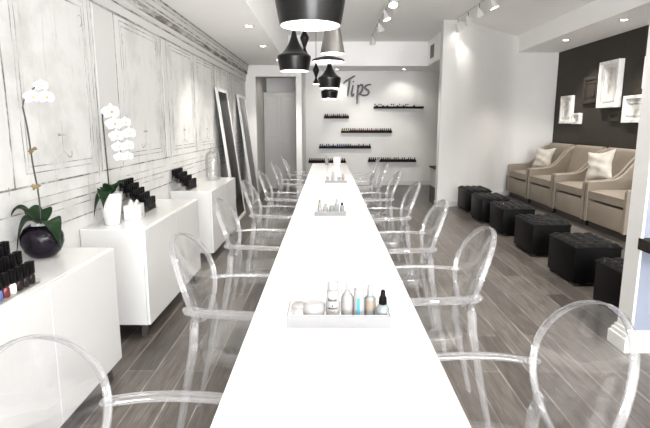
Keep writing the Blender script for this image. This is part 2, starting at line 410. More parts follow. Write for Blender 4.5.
struct('trim_10', MB().prism([(WX, 2.33), (WX+.035, 2.33), (WX+.05, 2.36), (WX+.045, 2.385), (WX, 2.385)], 'y', -6.2, 9.95), 'cornice')
struct('trim_11', MB().prism([(WX, 2.385), (WX+.05, 2.385), (WX+.055, 2.41), (WX+.07, 2.44), (WX+.06, 2.47), (WX+.08, 2.50), (WX, 2.50)], 'y', -6.2, 9.95), 'relief')
mb = MB()
for z, d, w in ((2.285, .016, .010), (2.205, .013, .008), (2.405, .056, .011), (2.452, .066, .008), (2.49, .078, .008)):
    mb.box(WX, WX+d+.004, -6.2, 9.94, z-w/2, z+w/2)
struct('trim_12', mb, 'ink')

# ------------------------------------------------------------------ cupboard in the closet opening
t = thing('closet_cupboard', 'tall grey two-door cupboard inside the closet opening', 'cupboard', (-1.0, 11.1, 0))
MB().box(-.38, .37, .022, .6, 0, 2.064).build('body', 'greydoor', t, False)
for x0, x1 in ((-.375, -.022), (-.018, .365)):
    d = MB().box(x0, x1, 0, .02, .05, 2.06).build('door', 'greydoor', t, False)
    for z0, z1 in ((.14, 1.13), (1.22, 1.98)):
        MB().box(x0+.06, x1-.06, -.008, 0, z0, z1, .004, 1).build('door_panel', 'greydoor', d, False)

# ------------------------------------------------------------------ downlights
def downlight(loc, label, r=.055, aim=None, e=DOWN_E, spot=1.9):
    t = thing('downlight', label, 'ceiling light', loc, 0, 'recessed downlights')
    MB().lathe([(r*.72, .0), (r*.8, -.006), (r*1.2, -.005), (r*1.25, .0)], 24).build('trim_ring', 'trim', t)
    MB().lathe([(0, -.001), (r*.72, -.001), (r*.72, 0)], 24).build('lens', 'lens', t)
    l = lamp('downlight_lamp', 'SPOT', (0, 0, -.012), e, (1, .95, .88), t, spot_size=spot, spot_blend=.6, shadow_soft_size=.03)
    if aim: l.rotation_euler = (Vector(aim)-Vector(loc)).to_track_quat('-Z', 'Y').to_euler()
    return t
downlight((-.90, 6.04, 2.5), 'round downlight in the lower ceiling strip, nearest to the camera')
downlight((-.93, 7.54, 2.5), 'round downlight in the lower ceiling strip, middle of the three')
downlight((-.87, 9.15, 2.5), 'round downlight in the lower ceiling strip beside the closet opening', .045)
downlight((1.66, 11.38, 2.575), 'small downlight in the bulkhead above the long top polish ledge', .05, e=11, spot=2.3)
downlight((.2, 11.38, 2.575), 'small downlight in the bulkhead above the Tips sign, behind the hanging lamps', .05, e=11, spot=2.3)
downlight((3.90, 8.66, 2.755), 'round downlight over the armchairs, nearer the white wall', .06, e=75)
downlight((3.91, 7.03, 2.755), 'round downlight over the armchairs, at the top right edge', .06, e=75)
downlight((3.91, 5.40, 2.755), 'round downlight over the armchairs, behind the white pillar', .06, e=75)

downlight((-1.0, 10.5, 2.42), 'small added downlight hidden inside the closet above the grey cupboard', .04, e=5, spot=2.6)  # added out of sight to brighten the closet doors
# ------------------------------------------------------------------ track lights
def track(name, label, p0, p1, heads, aim, e):
    t = thing(name, label, 'track light', (0, 0, 0))
    MB().tube([p0, p1], .014, 4, .014).build('track', 'trim', t, False)
    for h in heads:
        p = Vector(p0).lerp(Vector(p1), h) + Vector((0, 0, -.06))
        dv = (Vector(aim[0])-p).normalized() if len(aim) == 1 else (Vector(aim[heads.index(h)])-p).normalized()
        q = dv.to_track_quat('Z', 'Y').to_matrix().to_4x4(); mm = Matrix.Translation(p+Vector((0, 0, -.05))) @ q
        hd = MB().lathe([(.0, -.05), (.022, -.05), (.026, -.02), (.03, .0), (.055, .05), (.062, .075), (.055, .078), (.05, .06), (.03, .02)], 20, mm).build('spot_head', 'trim', t)
        MB().tube([p+Vector((0, 0, .055)), p+Vector((0, 0, -.04))], .007, 6).build('spot_arm', 'pewter', hd)
        MB().lathe([(0, .066), (.05, .066), (.05, .06)], 18, mm).build('spot_lens', 'lens', hd)
        lp = p+Vector((0, 0, -.05))+dv*.09
        lamp('spot_lamp', 'SPOT', lp, e, (1, .95, .88), t, aim=lp+dv, spot_size=1.05, spot_blend=.6, shadow_soft_size=.04)
    return t
track('track_light', 'white ceiling track with four round spotlights, over the table', (.815, 6.6, CZ-.012), (.83, 10.1, CZ-.012), [.03, .27, .52, .90],
      [(.9, 5.5, .7), (1.6, 7.2, .6), (1.9, 9.4, .3), (1.1, 11.7, .4)], TRACK_E)
track('track_light', 'white ceiling track with tilted flared spotlights, near the white partition wall', (2.10, 6.75, CZ-.012), (2.06, 8.45, CZ-.012), [.04, .35, .66, .97],
      [(3.2, 6.6, .2), (3.3, 7.6, .2), (3.4, 8.3, .2), (3.5, 9.6, .6)], TRACK_E*.25)
# bare spots added out of view for more overhead light
for x, y in ((.95, 3.6), (.95, 5.2), (2.1, 5.2), (2.1, 3.6), (2.1, 1.8), (2.1, .2)):
    lamp('added_ceiling_spot', 'SPOT', (x, y, CZ-.1), TRACK_E*1.1, (1, .96, .9), aim=(x, y+.3, 0), spot_size=2.0, spot_blend=.7, shadow_soft_size=.06)

# unseen lamps added in line with the left downlights to brighten the floor
for y in (4.5, 3.0, 1.5, 0.0):
    lamp('downlight_lamp', 'SPOT', (-.85, y, 2.47), 70, (1, .96, .9), aim=(-.65, y, 0), spot_size=1.15, spot_blend=.8, shadow_soft_size=.05)

# ------------------------------------------------------------------ pendants
def pendant(label, loc, prof, m='black', e=PEND_E, bulb_z=.09, lin=True):
    """prof: outer radius/height from the rim upwards; z=0 is the rim"""
    t = thing('pendant_lamp', label, 'hanging lamp', loc, 0, 'hanging lamps over the table')
    n = len(prof)
    smooth = [(max(p.x, .002), p.y) for p in spline([(r, z, 0) for r, z in prof], 6)]
    top = smooth[-1][1]
    o = MB().lathe(smooth + [(0, top)], 40).build('shade', m, t, ang=60)
    inner = [(max(r-.006, .001), z+(.0005 if i == 0 else -.004)) for i, (r, z) in enumerate(smooth) if z < top*.8]
    MB().lathe([(smooth[0][0]-.0005, 0)]+inner+[(0, inner[-1][1])], 40).build('lining', 'lining', o, ang=60)
    zc = CZ-loc[2]
    MB().tube([(0, 0, top-.005), (0, 0, zc)], .0035, 8).build('cord', 'cord', t)
    MB().lathe([(0, zc-.02), (.035, zc-.02), (.045, zc-.002), (.045, zc)], 20).build('ceiling_rose', 'black', t)
    b = MB().lathe([(0, bulb_z-.025), (.014, bulb_z-.021), (.024, bulb_z-.007), (.025, bulb_z+.005), (.018, bulb_z+.02), (.012, bulb_z+.04), (0, bulb_z+.042)], 16).build('bulb', 'bulb', t)
    lamp('pendant_light', 'POINT', (0, 0, bulb_z-.045), e, (1, .94, .86), t, shadow_soft_size=.03)
    return t
FAT = [(.122, 0), (.128, .03), (.138, .085), (.141, .112), (.132, .128), (.105, .145), (.075, .175), (.045, .225), (.026, .275), (.016, .32)]
TALL = [(.092, 0), (.084, .05), (.072, .11), (.058, .18), (.040, .26), (.026, .32), (.018, .36), (.013, .40)]
WIDE = [(.180, 0), (.182, .010), (.174, .022), (.14, .036), (.09, .048), (.045, .062), (.024, .085), (.016, .12)]
SLIM = [(.050, 0), (.034, .035), (.014, .085), (.026, .13), (.046, .185), (.038, .215), (.016, .26), (.011, .29)]
pendant('large black hanging lamp cut by the top of the picture, nearest', (-.070, 2.12, 1.787), FAT)
pendant('black bell-shaped hanging lamp over the left table edge', (-.283, 4.42, 1.842), FAT)
pendant('pewter cone-shaped hanging lamp right of the nearest black one', (.036, 3.98, 1.924), TALL, 'pewter', bulb_z=.06)
pendant('flat wide black dish hanging lamp behind the pewter cone', (.005, 5.85, 2.085), WIDE, bulb_z=.03)
pendant('black bell-shaped hanging lamp right below the flat dish lamp', (.020, 6.35, 1.832), FAT)
pendant('black hanging lamp lowest and farthest, under the glowing band', (.028, 8.55, 1.812), FAT)
pendant('small hourglass-shaped black hanging lamp left of the two far black ones', (-.165, 7.35, 1.955), SLIM, e=4, bulb_z=.03)
pendant('slender black hanging lamp whose neck shows above the bell-shaped left one', (-.245, 5.55, 2.10), SLIM, e=4, bulb_z=.03)

# ------------------------------------------------------------------ the long table
t = thing('manicure_table', 'very long narrow glossy white table down the middle of the room', 'table', (.03, 4.62, 0))
MB().box(-.294, .294, -4.12, 4.12, .69, .73, .003, 1).build('tabletop', 'tabletop', t, False)
for y in (-4.0, -1.94, .05, 1.06, 3.98):
    MB().box(-.10, .10, y-.03, y+.03, 0, .69).build('leg', 'tabletop', t, False)

# ------------------------------------------------------------------ clear armchairs
def make_chair():
    r = thing('ghost_armchair', 'x', 'chair', (0, 0, 0), 0, 'clear armchairs along the table')
    def bp(a, k=1.0, off=0):       # point on the leaning oval, a = angle, k = share of the radius
        y = .222*k*math.cos(a); s = .196*k*math.sin(a)
        z = .742+s*.957; x = -.262-s*.29+.03*(y/.2)**2
        return Vector((x+off*.957, y, z+off*.29))
    n = 56
    b = MB(); rings = []
    for off in (.004, -.004):
        c = b.bm.verts.new(bp(0, 0, off)); rs = [[b.bm.verts.new(bp(2*PI*i/n, k, off)) for i in range(n)] for k in (.33, .66, .97)]
        for i in range(n):
            j = (i+1) % n; b.bm.faces.new((c, rs[0][i], rs[0][j]))
            for q in (0, 1): b.bm.faces.new((rs[q][i], rs[q+1][i], rs[q+1][j], rs[q][j]))
        rings.append(rs[2])
    for i in range(n):
        j = (i+1) % n; b.bm.faces.new((rings[0][i], rings[1][i], rings[1][j], rings[0][j]))
    back = b.build('backrest', 'clearflat', r)
    nrm = Vector((.957, 0, .29))
    MB().tube([bp(2*PI*i/n, 1) for i in range(n)], .0042, 12, .0125, up=nrm, closed=True, sq=.6).build('back_rim', 'clear', back)
    # seat: rounded trapezoid with a turned-down lip
    def outline(k=1.0):
        pts = []
        for i in range(48):
            a = 2*PI*i/48; ca, sa = math.cos(a), math.sin(a)
            x = .225*math.copysign(abs(ca)**.45, ca); w = .215+.025*(x/.225)
            pts.append((x*k+.015, w*k*math.copysign(abs(sa)**.45, sa)))
        return pts
    b = MB(); lay = []
    for k, z in ((1, .425), (1, .472), (.97, .48), (.6, .474), (.2, .470)):
        lay.append([b.bm.verts.new((x, y, z)) for x, y in outline(k)])
    for k, z in ((.2, .460), (.6, .464), (.955, .470), (.975, .466), (.978, .425)):
        lay.append([b.bm.verts.new((x, y, z)) for x, y in outline(k)])
    for q in range(len(lay)):
        A, B = lay[q], lay[(q+1) % len(lay)]
        if q == 4: continue
        for i in range(48):
            j = (i+1) % 48; b.bm.faces.new((A[i], A[j], B[j], B[i]))
    b.bm.faces.new(lay[4]); b.bm.faces.new(lay[5][::-1])
    b.build('seat', 'clearflat', r)
    for s in (1, -1):
        p = spline([bp(PI/2-s*PI/2-s*.36 if s > 0 else PI+.36), (-.20, s*.232, .672), (-.10, s*.258, .672), (.04, s*.265, .668), (.135, s*.258, .655), (.180, s*.245, .60), (.186, s*.232, .53), (.175, s*.224, .455)], 5)
        MB().tube(p, [.018]*2+[.027]*(len(p)-13)+[.024]*11, 12, .0085, up=None, sq=.5).build('armrest', 'clear', r)
        q = spline([(-.315, s*.215, 0), (-.268, s*.205, .20), (-.225, s*.196, .42), (-.212, s*.185, .50), (-.212, s*.150, .585), bp(-PI/2+s*.75)], 5)
        MB().tube(q, [.013+.008*min(1, i/12) for i in range(len(q)-6)]+[.018, .017, .016, .014, .012, .010], 8).build('leg', 'clear', r)
        f = spline([(.205, s*.228, 0), (.206, s*.224, .22), (.20, s*.214, .45)], 6)
        MB().tube(f, [.012+.009*i/12 for i in range(len(f))], 8).build('leg', 'clear', r)
    return r
proto = make_chair()
sideL = [(-.375, 1.0), (-.335, 2.12), (-.395, 3.20), (-.395, 4.23), (-.385, 5.14), (-.395, 6.42), (-.37, 7.55)]
sideR = [(.425, 1.25), (.43, 2.28), (.42, 3.13), (.43, 4.13), (.42, 5.13), (.415, 6.20), (.41, 7.15)]
ordn = ['nearest', 'second', 'third', 'fourth', 'fifth', 'sixth', 'farthest']
n = 0
for sd, lst, rz in (('left', sideL, 0), ('right', sideR, PI)):
    for o_, (x, y) in zip(ordn, lst):
        txt = f'clear plastic oval-back armchair on the {sd} side of the table, {o_}' + ('' if o_ in ('nearest', 'farthest') else ' from the camera')
        place(proto, n, (x, y, 0), rz+random.uniform(-.04, .04), txt); n += 1

# ------------------------------------------------------------------ white cabinets along the left wall
def cabinet(label, y0, y1, doors):
    t = thing('sideboard', label, 'cabinet', (-1.365, (y0+y1)/2, 0), 0, 'white cabinets along the left wall')
    h = (y1-y0)/2
    MB().box(-.21, .185, -h, h, .10, .74, .002, 1).build('body', 'lacq', t, False)
    w = 2*h/doors
    for i in range(doors):
        MB().box(.187, .205, -h+i*w+.002*(i > 0), -h+(i+1)*w-.002*(i < doors-1), .102, .738, .0015, 1).build('door', 'lacq', t, False)
    for i in range(1, doors): MB().box(.180, .190, -h+i*w-.003, -h+i*w+.003, .105, .736).build('gap_shade_strip', 'seam', t, False)  # grey strip added in place of the shade between the doors
    for sx in (-.17, .145):
        for sy in (-h+.06, h-.06):
            MB().box(sx-.018, sx+.018, sy-.018, sy+.018, 0, .10).build('leg', 'legsteel', t, False)
    return t
cabinet('glossy white cabinet nearest the camera, with the dark round vase on it', 1.37, 2.66, 2)
cabinet('glossy white cabinet in the middle, with the white orchid pot on it', 3.13, 4.46, 2)
cabinet('glossy white cabinet farthest back, with the glass jar on it', 5.0, 6.32, 2)

# ------------------------------------------------------------------ leaning mirrors
def mirror(label, yc, h, m):
    t = thing('floor_mirror', label, 'mirror', (WX+.272, yc, 0), 0, 'mirrors leaning on the left wall')
    L = math.hypot(h, .235); a = math.atan2(.235, h)
    t.rotation_euler = (0, -a, 0)
    w = .37
    MB().box(-.025, -.012, -w+.02, w-.02, .02, L-.02).build('back_board', 'wood', t, False)
    MB().box(-.012, .004, -w+.045, w-.045, .045, L-.045).build('mirror_glass', m, t, False)
    f = MB()
    f.box(-.022, .012, -w, -w+.05, .0, L, .003, 1).box(-.022, .012, w-.05, w, .0, L, .003, 1)
    f.box(-.022, .012, -w+.05, w-.05, 0, .05, .003, 1).box(-.022, .012, -w+.05, w-.05, L-.05, L, .003, 1)
    f.build('frame', 'trim', t, False)
    return t
mirror('tall white-framed leaning mirror with very dark glass, behind the farthest cabinet', 7.53, 1.90, 'mirror')
mirror('tall white-framed leaning mirror with grey glass, next to the closet opening', 9.2, 1.90, 'mirror2')

# ------------------------------------------------------------------ sign
t = thing('wall_sign', 'dark steel handwritten sign reading Tips on the back wall', 'sign', (.35, 11.735, 1.72))
def sg(pts):     # crop pixels of the lettering -> metres on the wall
    return [((x-40)*.002245, random.uniform(-.0005, .0005), .78-(y-100)*.002345) for x, y in pts]
T1 = [(38, 186), (70, 163), (110, 140), (160, 112)]
T2 = [(108, 140), (100, 190), (92, 245), (86, 305)]
I1 = [(140, 200), (128, 250), (122, 290), (132, 302), (152, 280)]
I2 = [(138, 165), (146, 172)]
P1 = [(188, 195), (186, 250), (182, 320), (180, 378)]
P2 = [(186, 240), (205, 205), (228, 200), (236, 225), (222, 265), (200, 288), (185, 285)]
S1 = [(320, 196), (290, 198), (262, 214), (262, 232), (288, 250), (298, 272), (280, 292), (240, 296), (208, 284)]
for nm, strokes in (('letter_t', (T1, T2)), ('letter_i', (I1, I2)), ('letter_p', (P1, P2)), ('letter_s', (S1,))):
    b = MB()
    for s_ in strokes:
        p = spline(sg(s_), 6); b.tube(p, [.015+.008*math.sin(PI*i/(len(p)-1)) for i in range(len(p))], 8, .014, up=(0, 1, 0))
    b.build(nm, 'sign', t)

# ------------------------------------------------------------------ polish ledges on the back wall
def small_bottle(mb_only=False):
    b = MB(); b.lathe([(0, 0), (.013, 0), (.015, .004), (.015, .028), (.011, .036), (.006, .038)], 10)
    b.lathe([(.008, .037), (.009, .04), (.007, .07), (0, .071)], 10)
    return b
def two_tone(name, body, cap, scale=1.0):
    b = small_bottle(); me_o = b.build(name, body, None)
    me_o.data.materials.append(M[cap])
    for p in me_o.data.polygons:
        if p.center.z > .0372: p.material_index = 1
    return me_o
cache = {}
def polish(body, cap, loc, label, group, sc=1.0):
    key = (body, cap)
    if key not in cache:
        o = two_tone('nail_polish_bottle', body, cap); cache[key] = o
    else:
        o = cache[key].copy(); COL.objects.link(o)
    o.location = loc; o.scale = (1.5, 1.4, 1.1)
    return tag(o, label, 'nail polish', group)
ledges = [(1.04, 2.17, 1.775, 'topmost black ledge right of the sign', 24, [('palecap', 'blackplastic'), ('plumpol', 'palecap'), ('palecap', 'palecap')]),
          (-.084, .484, 1.553, 'short black ledge below left of the sign', 12, [('pinkpol', 'rosecap'), ('redpol', 'blackplastic'), ('plumpol', 'rosecap')]),
          (.304, 1.469, 1.228, 'black ledge below the sign in the middle', 24, [('redpol', 'blackplastic'), ('plumpol', 'blackplastic'), ('redpol', 'rosecap')]),
          (-.20, .995, .876, 'second lowest black ledge above the table end', 24, [('plumpol', 'blackplastic'), ('bluepol', 'blackplastic'), ('plumpol', 'palecap')]),
          (-.443, .423, .543, 'lowest black ledge on the left, behind the table end', 18, [('plumpol', 'blackplastic'), ('redpol', 'blackplastic')]),
          (.931, 2.038, .567, 'lowest black ledge on the right, behind the chairs', 23, [('plumpol', 'blackplastic'), ('plumpol', 'palecap'), ('redpol', 'blackplastic')])]
for x0, x1, z, nm, cnt, kinds in ledges:
    b = MB().box(x0, x1, 11.655, 11.76, z-.030, z, .002, 1).box(x0, x1, 11.655, 11.661, z, z+.018)
    tag(b.build('wall_ledge', 'ledge', None, False), nm.replace('black ledge', 'black wall ledge') + ', holding small bottles', 'shelf', 'polish ledges on the back wall')
    for i in range(cnt):
        kd = kinds[random.randrange(len(kinds))]
        if nm.startswith('black ledge below the sign') and i < 4: kd = ('yellowpol', 'blackplastic')
        polish(*kd, (x0+.03+(x1-x0-.06)*i/(cnt-1), 11.70+random.uniform(-.01, .01), z), 'tiny polish bottle on the '+nm, 'bottles on the '+nm)

# ------------------------------------------------------------------ stepped acrylic racks with polish bottles
def tall_bottle_mesh():
    pass
capcache = {}
def rack_bottle(body, loc, label, group):
    if body not in capcache:
        r = thing('nail_polish_bottle', label, 'nail polish', loc, 0, group)
        MB().lathe([(0, 0), (.014, 0), (.0165, .004), (.0165, .032), (.012, .042), (.008, .044)], 12).build('bottle', body, r)
        MB().box(-.0135, .0135, -.0145, .0145, .040, .094, .003, 2).build('cap', 'blackplastic', r)
        capcache[body] = r
    else:
        r = copy_tree(capcache[body]); r.location = loc
        tag(r, label, 'nail polish', group)
    return r
def rack(label, x_back, x_front, y0, y1, steps, cols, rise, blabel, group, palette):
    t = thing('acrylic_rack', label, 'display rack', ((x_back+x_front)/2, (y0+y1)/2, .74), 0, 'stepped acrylic racks')
    dx = (x_front-x_back)/steps; hx = (x_front-x_back)/2; hy = (y1-y0)/2
    b = MB()
    for i in range(steps):        # i = 0 is the back, highest step
        z = (steps-1-i)*rise+.006; xa = -hx+i*dx
        b.box(xa, xa+dx-.002, -hy, hy, z-.004, z)
        b.box(xa+dx-.003, xa+dx, -hy, hy, max(0, z-rise), z+.004)
    b.build('step_tray', 'acrylic', t, False)
    for s in (-1, 1):
        poly = [(-hx, 0)]+[q for i in range(steps) for q in ((-hx+i*dx, (steps-1-i)*rise+.022), (-hx+(i+1)*dx, (steps-1-i)*rise+.022))]+[(hx, 0)]
        MB().prism(poly, 'y', s*hy-.0015, s*hy+.0015).build('side_panel', 'acrylic', t, False)
    for i in range(steps):
        for j in range(cols):
            pal = palette(i, j)
            rack_bottle(pal, ((x_back+x_front)/2-hx+(i+.45)*dx, y0+.022+(y1-y0-.044)*j/(cols-1), .74+(steps-1-i)*rise+.0065), blabel, group)
def pal1(i, j):
    if i == 3: return ('plumpol', 'bluepol', 'redpol', 'creampol', 'plumpol', 'plumpol')[j % 6]
    return 'redpol' if (i*3+j) % 4 == 0 else 'plumpol'
rack('stepped clear acrylic rack of dark polish beside the dark round vase', -1.40, -1.21, 1.74, 2.04, 4, 7, .042, 'black-capped nail polish bottle in the rack beside the dark vase', 'bottles in the rack by the vase', pal1)
rack('stepped clear acrylic rack of black bottles beside the white orchid pot', -1.565, -1.36, 3.74, 3.98, 5, 6, .036, 'black-capped nail polish bottle in the rack beside the white orchid pot', 'bottles in the rack by the orchid pot', lambda i, j: 'plumpol')
rack('stepped clear acrylic rack of black bottles beside the glass jar', -1.565, -1.38, 5.02, 5.34, 4, 7, .036, 'black-capped nail polish bottle in the rack beside the glass jar', 'bottles in the rack by the jar', lambda i, j: 'pinkpol' if j >= 5 and i in (0, 1) else 'plumpol')

# ------------------------------------------------------------------ orchids
def leaf(parent, base, yaw, length, width, rise, droop):
    b = MB(); d = Vector((math.cos(yaw), math.sin(yaw), 0)); s = Vector((-d.y, d.x, 0)); base = Vector(base)
    def fn(u, v, w):
        ww = width*math.sin(PI*min(1, .06+.94*u)**.8)*(v-.5)
        z = rise*math.sin(u*PI*.62)-droop*u*u*u+.25*abs(v-.5)*width
        return base+d*(length*u*(1-.12*u))+s*ww+Vector((0, 0, z+w*.0015))
    b.grid(fn, 14, 6, 1).build('leaf', 'leaf', parent)
def flower(parent, c, face, size):
    f = Vector(face).normalized(); q = f.to_track_quat('Z', 'Y').to_matrix().to_4x4(); mm = Matrix.Translation(Vector(c)) @ q
    b = MB()
    for k, (a, L, w) in enumerate([(PI/2, .9, .52), (PI/2+2.25, .85, .48), (PI/2-2.25, .85, .48), (.12, 1.0, 1.0), (PI-.12, 1.0, 1.0)]):
        ca, sa = math.cos(a), math.sin(a)
        def fn(u, v, ww, ca=ca, sa=sa, L=L, w=w, k=k):
            r = u*L*size; t = (v-.5)*w*size*math.sin(PI*(.12+.80*u)**.9)*1.1
            z = .12*size*math.sin(u*PI*.8)-.25*size*u*u+(.004 if k > 2 else 0)+ww*.0006
            return mm @ Vector((r*ca-t*sa, r*sa+t*ca, z))
        b.grid(fn, 7, 5, 1)
    o = b.build('flower', 'petal', parent)
    MB().lathe([(0, .0), (size*.13, .004), (size*.15, size*.14), (size*.05, size*.26), (0, size*.27)], 10, mm).build('flower_lip', 'lip', o)
# orchid in the dark vase
V = Vector((-1.435, 2.47, .74))
t = thing('potted_orchid', 'white orchid with a bare tied stem in a glossy dark round vase', 'potted plant', V)
prof = [(0, 0), (.045, 0), (.062, .008), (.085, .035), (.100, .075), (.098, .115), (.080, .148), (.058, .165), (.052, .165), (.052, .158), (.045, .155), (0, .15)]
MB().lathe(prof, 40).build('vase', 'vase', t)
b = MB()
for i in range(26):
    a = i*2.4; r = .012+.03*((i*7) % 10)/10
    b.lathe([(0, .150), (.010, .153), (.012, .160), (.006, .168), (0, .170)], 6, c=(r*math.cos(a), r*math.sin(a), random.uniform(0, .006)))
b.build('moss', 'pot', t)
leaf(t, (0, 0, .16), -2.45, .13, .14, .06, .18); leaf(t, (0, 0, .16), 2.9, .10, .11, .10, .05); leaf(t, (.01, 0, .16), -.35, .12, .13, .05, .17)
leaf(t, (-.01, 0, .16), -2.75, .13, .10, .11, .05); leaf(t, (0, .01, .16), 2.0, .10, .10, .09, .06)
st = [(0, 0, .155), (.005, 0, .25), (.002, 0, .35), (-.002, -.01, .45), (-.004, -.015, .54), (-.006, -.02, .64), (-.018, -.02, .74)]
MB().tube(spline(st, 5), .0042, 8).build('stem', 'stem', t)
MB().tube(spline([(-.018, -.02, .74), (.0, -.022, .79), (.03, -.022, .815), (.055, -.02, .835)], 4), .003, 6).build('flower_stalk', 'stem', t)
for z in (.355, .535):
    b = MB()
    for k in range(14):
        a = random.uniform(0, 6.28); L = random.uniform(.012, .024); dz = random.uniform(-.016, .016)
        b.tube([(.002-.004*(z > .5), -.01, z), (math.cos(a)*L*.6, -.01+math.sin(a)*L*.6, z+dz*.6), (math.cos(a)*L, -.01+math.sin(a)*L, z+dz)], .0045, 5)
    b.build('raffia_tie', 'raffia', t)
for c, sz in (((.04, -.03, .785), .042), ((.10, -.02, .785), .042), ((.075, -.01, .84), .035)):
    flower(t, c, (.75, -.62, .05), sz)
# orchid in the white pot
V = Vector((-1.435, 3.30, .74))
t = thing('potted_orchid', 'white orchid with a full cascade of blooms in a plain white pot', 'potted plant', V)
MB().lathe([(0, 0), (.042, 0), (.046, .004), (.060, .10), (.073, .205), (.075, .214), (.069, .214), (.064, .19), (0, .185)], 36).build('pot', 'pot', t)
leaf(t, (0, 0, .2), -2.4, .13, .12, .03, .17); leaf(t, (0, 0, .2), -1.6, .13, .12, .06, .14); leaf(t, (0, 0, .2), .3, .10, .10, .09, .03); leaf(t, (0, 0, .2), 2.4, .12, .09, .06, .08); leaf(t, (0, -.01, .2), -.9, .10, .10, .09, .05)
st = [(-.005, 0, .195), (-.008, 0, .40), (-.010, -.005, .60), (-.008, -.01, .735), (.01, -.012, .755)]
MB().tube(spline(st, 5), .005, 8).build('stem', 'stem', t)
MB().tube(spline([(.01, -.012, .755), (.05, -.01, .745), (.075, -.01, .66), (.085, -.005, .55), (.09, 0, .43)], 5), .003, 6).build('flower_stalk', 'stem', t)
for c, sz in (((.058, -.03, .735), .062), ((.074, -.035, .66), .058), ((.084, -.035, .585), .052), ((.090, -.03, .515), .046), ((.092, -.03, .45), .04),
              ((.13, .06, .60), .05), ((.12, .05, .52), .046), ((.115, .05, .45), .04), ((.115, .04, .67), .045)):
    flower(t, c, (.72, -.68, .02), sz)

# small white box beside the pot
t = thing('white_box', 'small white tissue box beside the white orchid pot', 'box', (-1.375, 3.53, .74), .15)
MB().box(-.055, .055, -.075, .075, 0, .10, .004, 2).build('box_body', 'pot', t)
MB().box(.0551, .0556, -.012, .004, .02, .032).build('print_mark', 'print', t, False)
b = MB(); b.grid(lambda u, v, w: Vector(((u-.5)*.06, (v-.5)*.09, .10+.035*math.sin(PI*v)*(.6+.4*math.sin(9*u))+w*.001)), 8, 8, 1); b.build('tissue', 'petal', t)

# glass jar
t = thing('glass_jar', 'clear lidded glass jar on the farthest white cabinet', 'jar', (-1.36, 5.98, .74))
MB().lathe([(0, .004), (.075, .004), (.085, .02), (.088, .12), (.086, .27), (.07, .325), (.035, .345), (.03, .36), (.026, .36), (.03, .34), (.065, .318), (.081, .268), (.083, .12), (.08, .024), (0, .014)], 32).build('jar_body', 'glassjar', t)
MB().lathe([(.0, .362), (.036, .362), (.04, .37), (.018, .385), (.014, .40), (.024, .42), (.02, .435), (0, .44)], 24).build('jar_lid', 'glassjar', t)

# ------------------------------------------------------------------ tray with cosmetics, nearest
def tray(label, x0, x1, y0, y1, h):
    t = thing('cosmetics_tray', label, 'tray', ((x0+x1)/2, (y0+y1)/2, .7304), 0, 'white trays on the table')
    a, c = (x1-x0)/2, (y1-y0)/2
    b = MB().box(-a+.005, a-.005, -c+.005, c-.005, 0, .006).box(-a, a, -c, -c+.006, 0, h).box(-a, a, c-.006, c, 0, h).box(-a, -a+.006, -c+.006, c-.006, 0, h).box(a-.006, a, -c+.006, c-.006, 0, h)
    b.build('tray_body', 'trayoutside', t, False)  # outside toned down against the strong front light
    MB().box(-a+.0065, a-.0065, -c+.0065, c-.0065, .0005, .0062).box(-a+.0065, a-.0065, c-.0085, c-.0063, .0062, h+.0006).box(-a+.0063, -a+.0080, -c+.0065, c-.0086, .0062, h+.0004).box(a-.0080, a-.0063, -c+.0065, c-.0086, .0062, h+.0004).box(-a+.008, a-.008, -c+.0063, -c+.008, .0062, h+.0004).build('tray_inner_skin', 'trayinside', t, False)  # added skin, lightened to cancel the shade inside the tray
TZ = .7373
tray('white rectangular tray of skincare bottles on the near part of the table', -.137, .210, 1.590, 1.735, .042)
def bottle(name, label, loc, cat='bottle'): return thing(name, label, cat, loc)
t = bottle('glass_jar', 'small clear glass jar at the left end of the near tray', (-.095, 1.665, TZ), 'jar')
MB().lathe([(0, .002), (.026, .002), (.03, .008), (.03, .034), (.027, .038), (.024, .038), (.026, .034), (.026, .01), (0, .008)], 24).build('jar_body', 'glassjar', t)
MB().lathe([(0, .039), (.028, .039), (.028, .050), (.024, .053), (0, .053)], 24).build('lid', 'cosm', t)
t = bottle('cream_jar', 'pale pink cream jar with a white domed lid', (-.047, 1.655, TZ), 'jar')
MB().lathe([(0, 0), (.030, 0), (.036, .006), (.038, .026), (.0, .027)], 28).build('jar_body', 'pink', t)
MB().lathe([(.0385, .026), (.039, .030), (.0385, .052), (.030, .062), (0, .066)], 28).build('lid', 'cosm', t)
t = bottle('lotion_bottle', 'white lotion bottle with grey print, beside the domed cream jar', (.018, 1.650, TZ))
MB().lathe([(0, 0), (.021, 0), (.0235, .004), (.0235, .10), (.020, .108), (0, .109)], 28).build('bottle_body', 'cosm', t)
MB().lathe([(.012, .108), (.020, .110), (.020, .134), (.017, .138), (0, .138)], 24).build('cap', 'cosm', t)
b = MB()
def arc_mark(b, z, a0, a1, h, r=.0238):
    n_ = max(2, int((a1-a0)/.2)); vs = []
    for i in range(n_+1):
        a = a0+(a1-a0)*i/n_
        vs.append((b.bm.verts.new((r*math.cos(a), r*math.sin(a), z)), b.bm.verts.new((r*math.cos(a), r*math.sin(a), z+h))))
    for p, q in zip(vs, vs[1:]): b.bm.faces.new((p[0], q[0], q[1], p[1]))
for i in range(6): arc_mark(b, .072, -2.3+i*.22, -2.12+i*.22, .008+.003*(i == 0))
for i in range(7): arc_mark(b, .044, -2.4+i*.22, -2.21+i*.22, .006)
for i in range(5): arc_mark(b, .033, -2.2+i*.19, -2.08+i*.19, .004)
arc_mark(b, .054, -1.72, -1.52, .006)
b.build('label_print', 'print', t, False)
t = bottle('pump_bottle', 'plain white pump bottle behind the printed lotion bottle', (.068, 1.665, TZ))
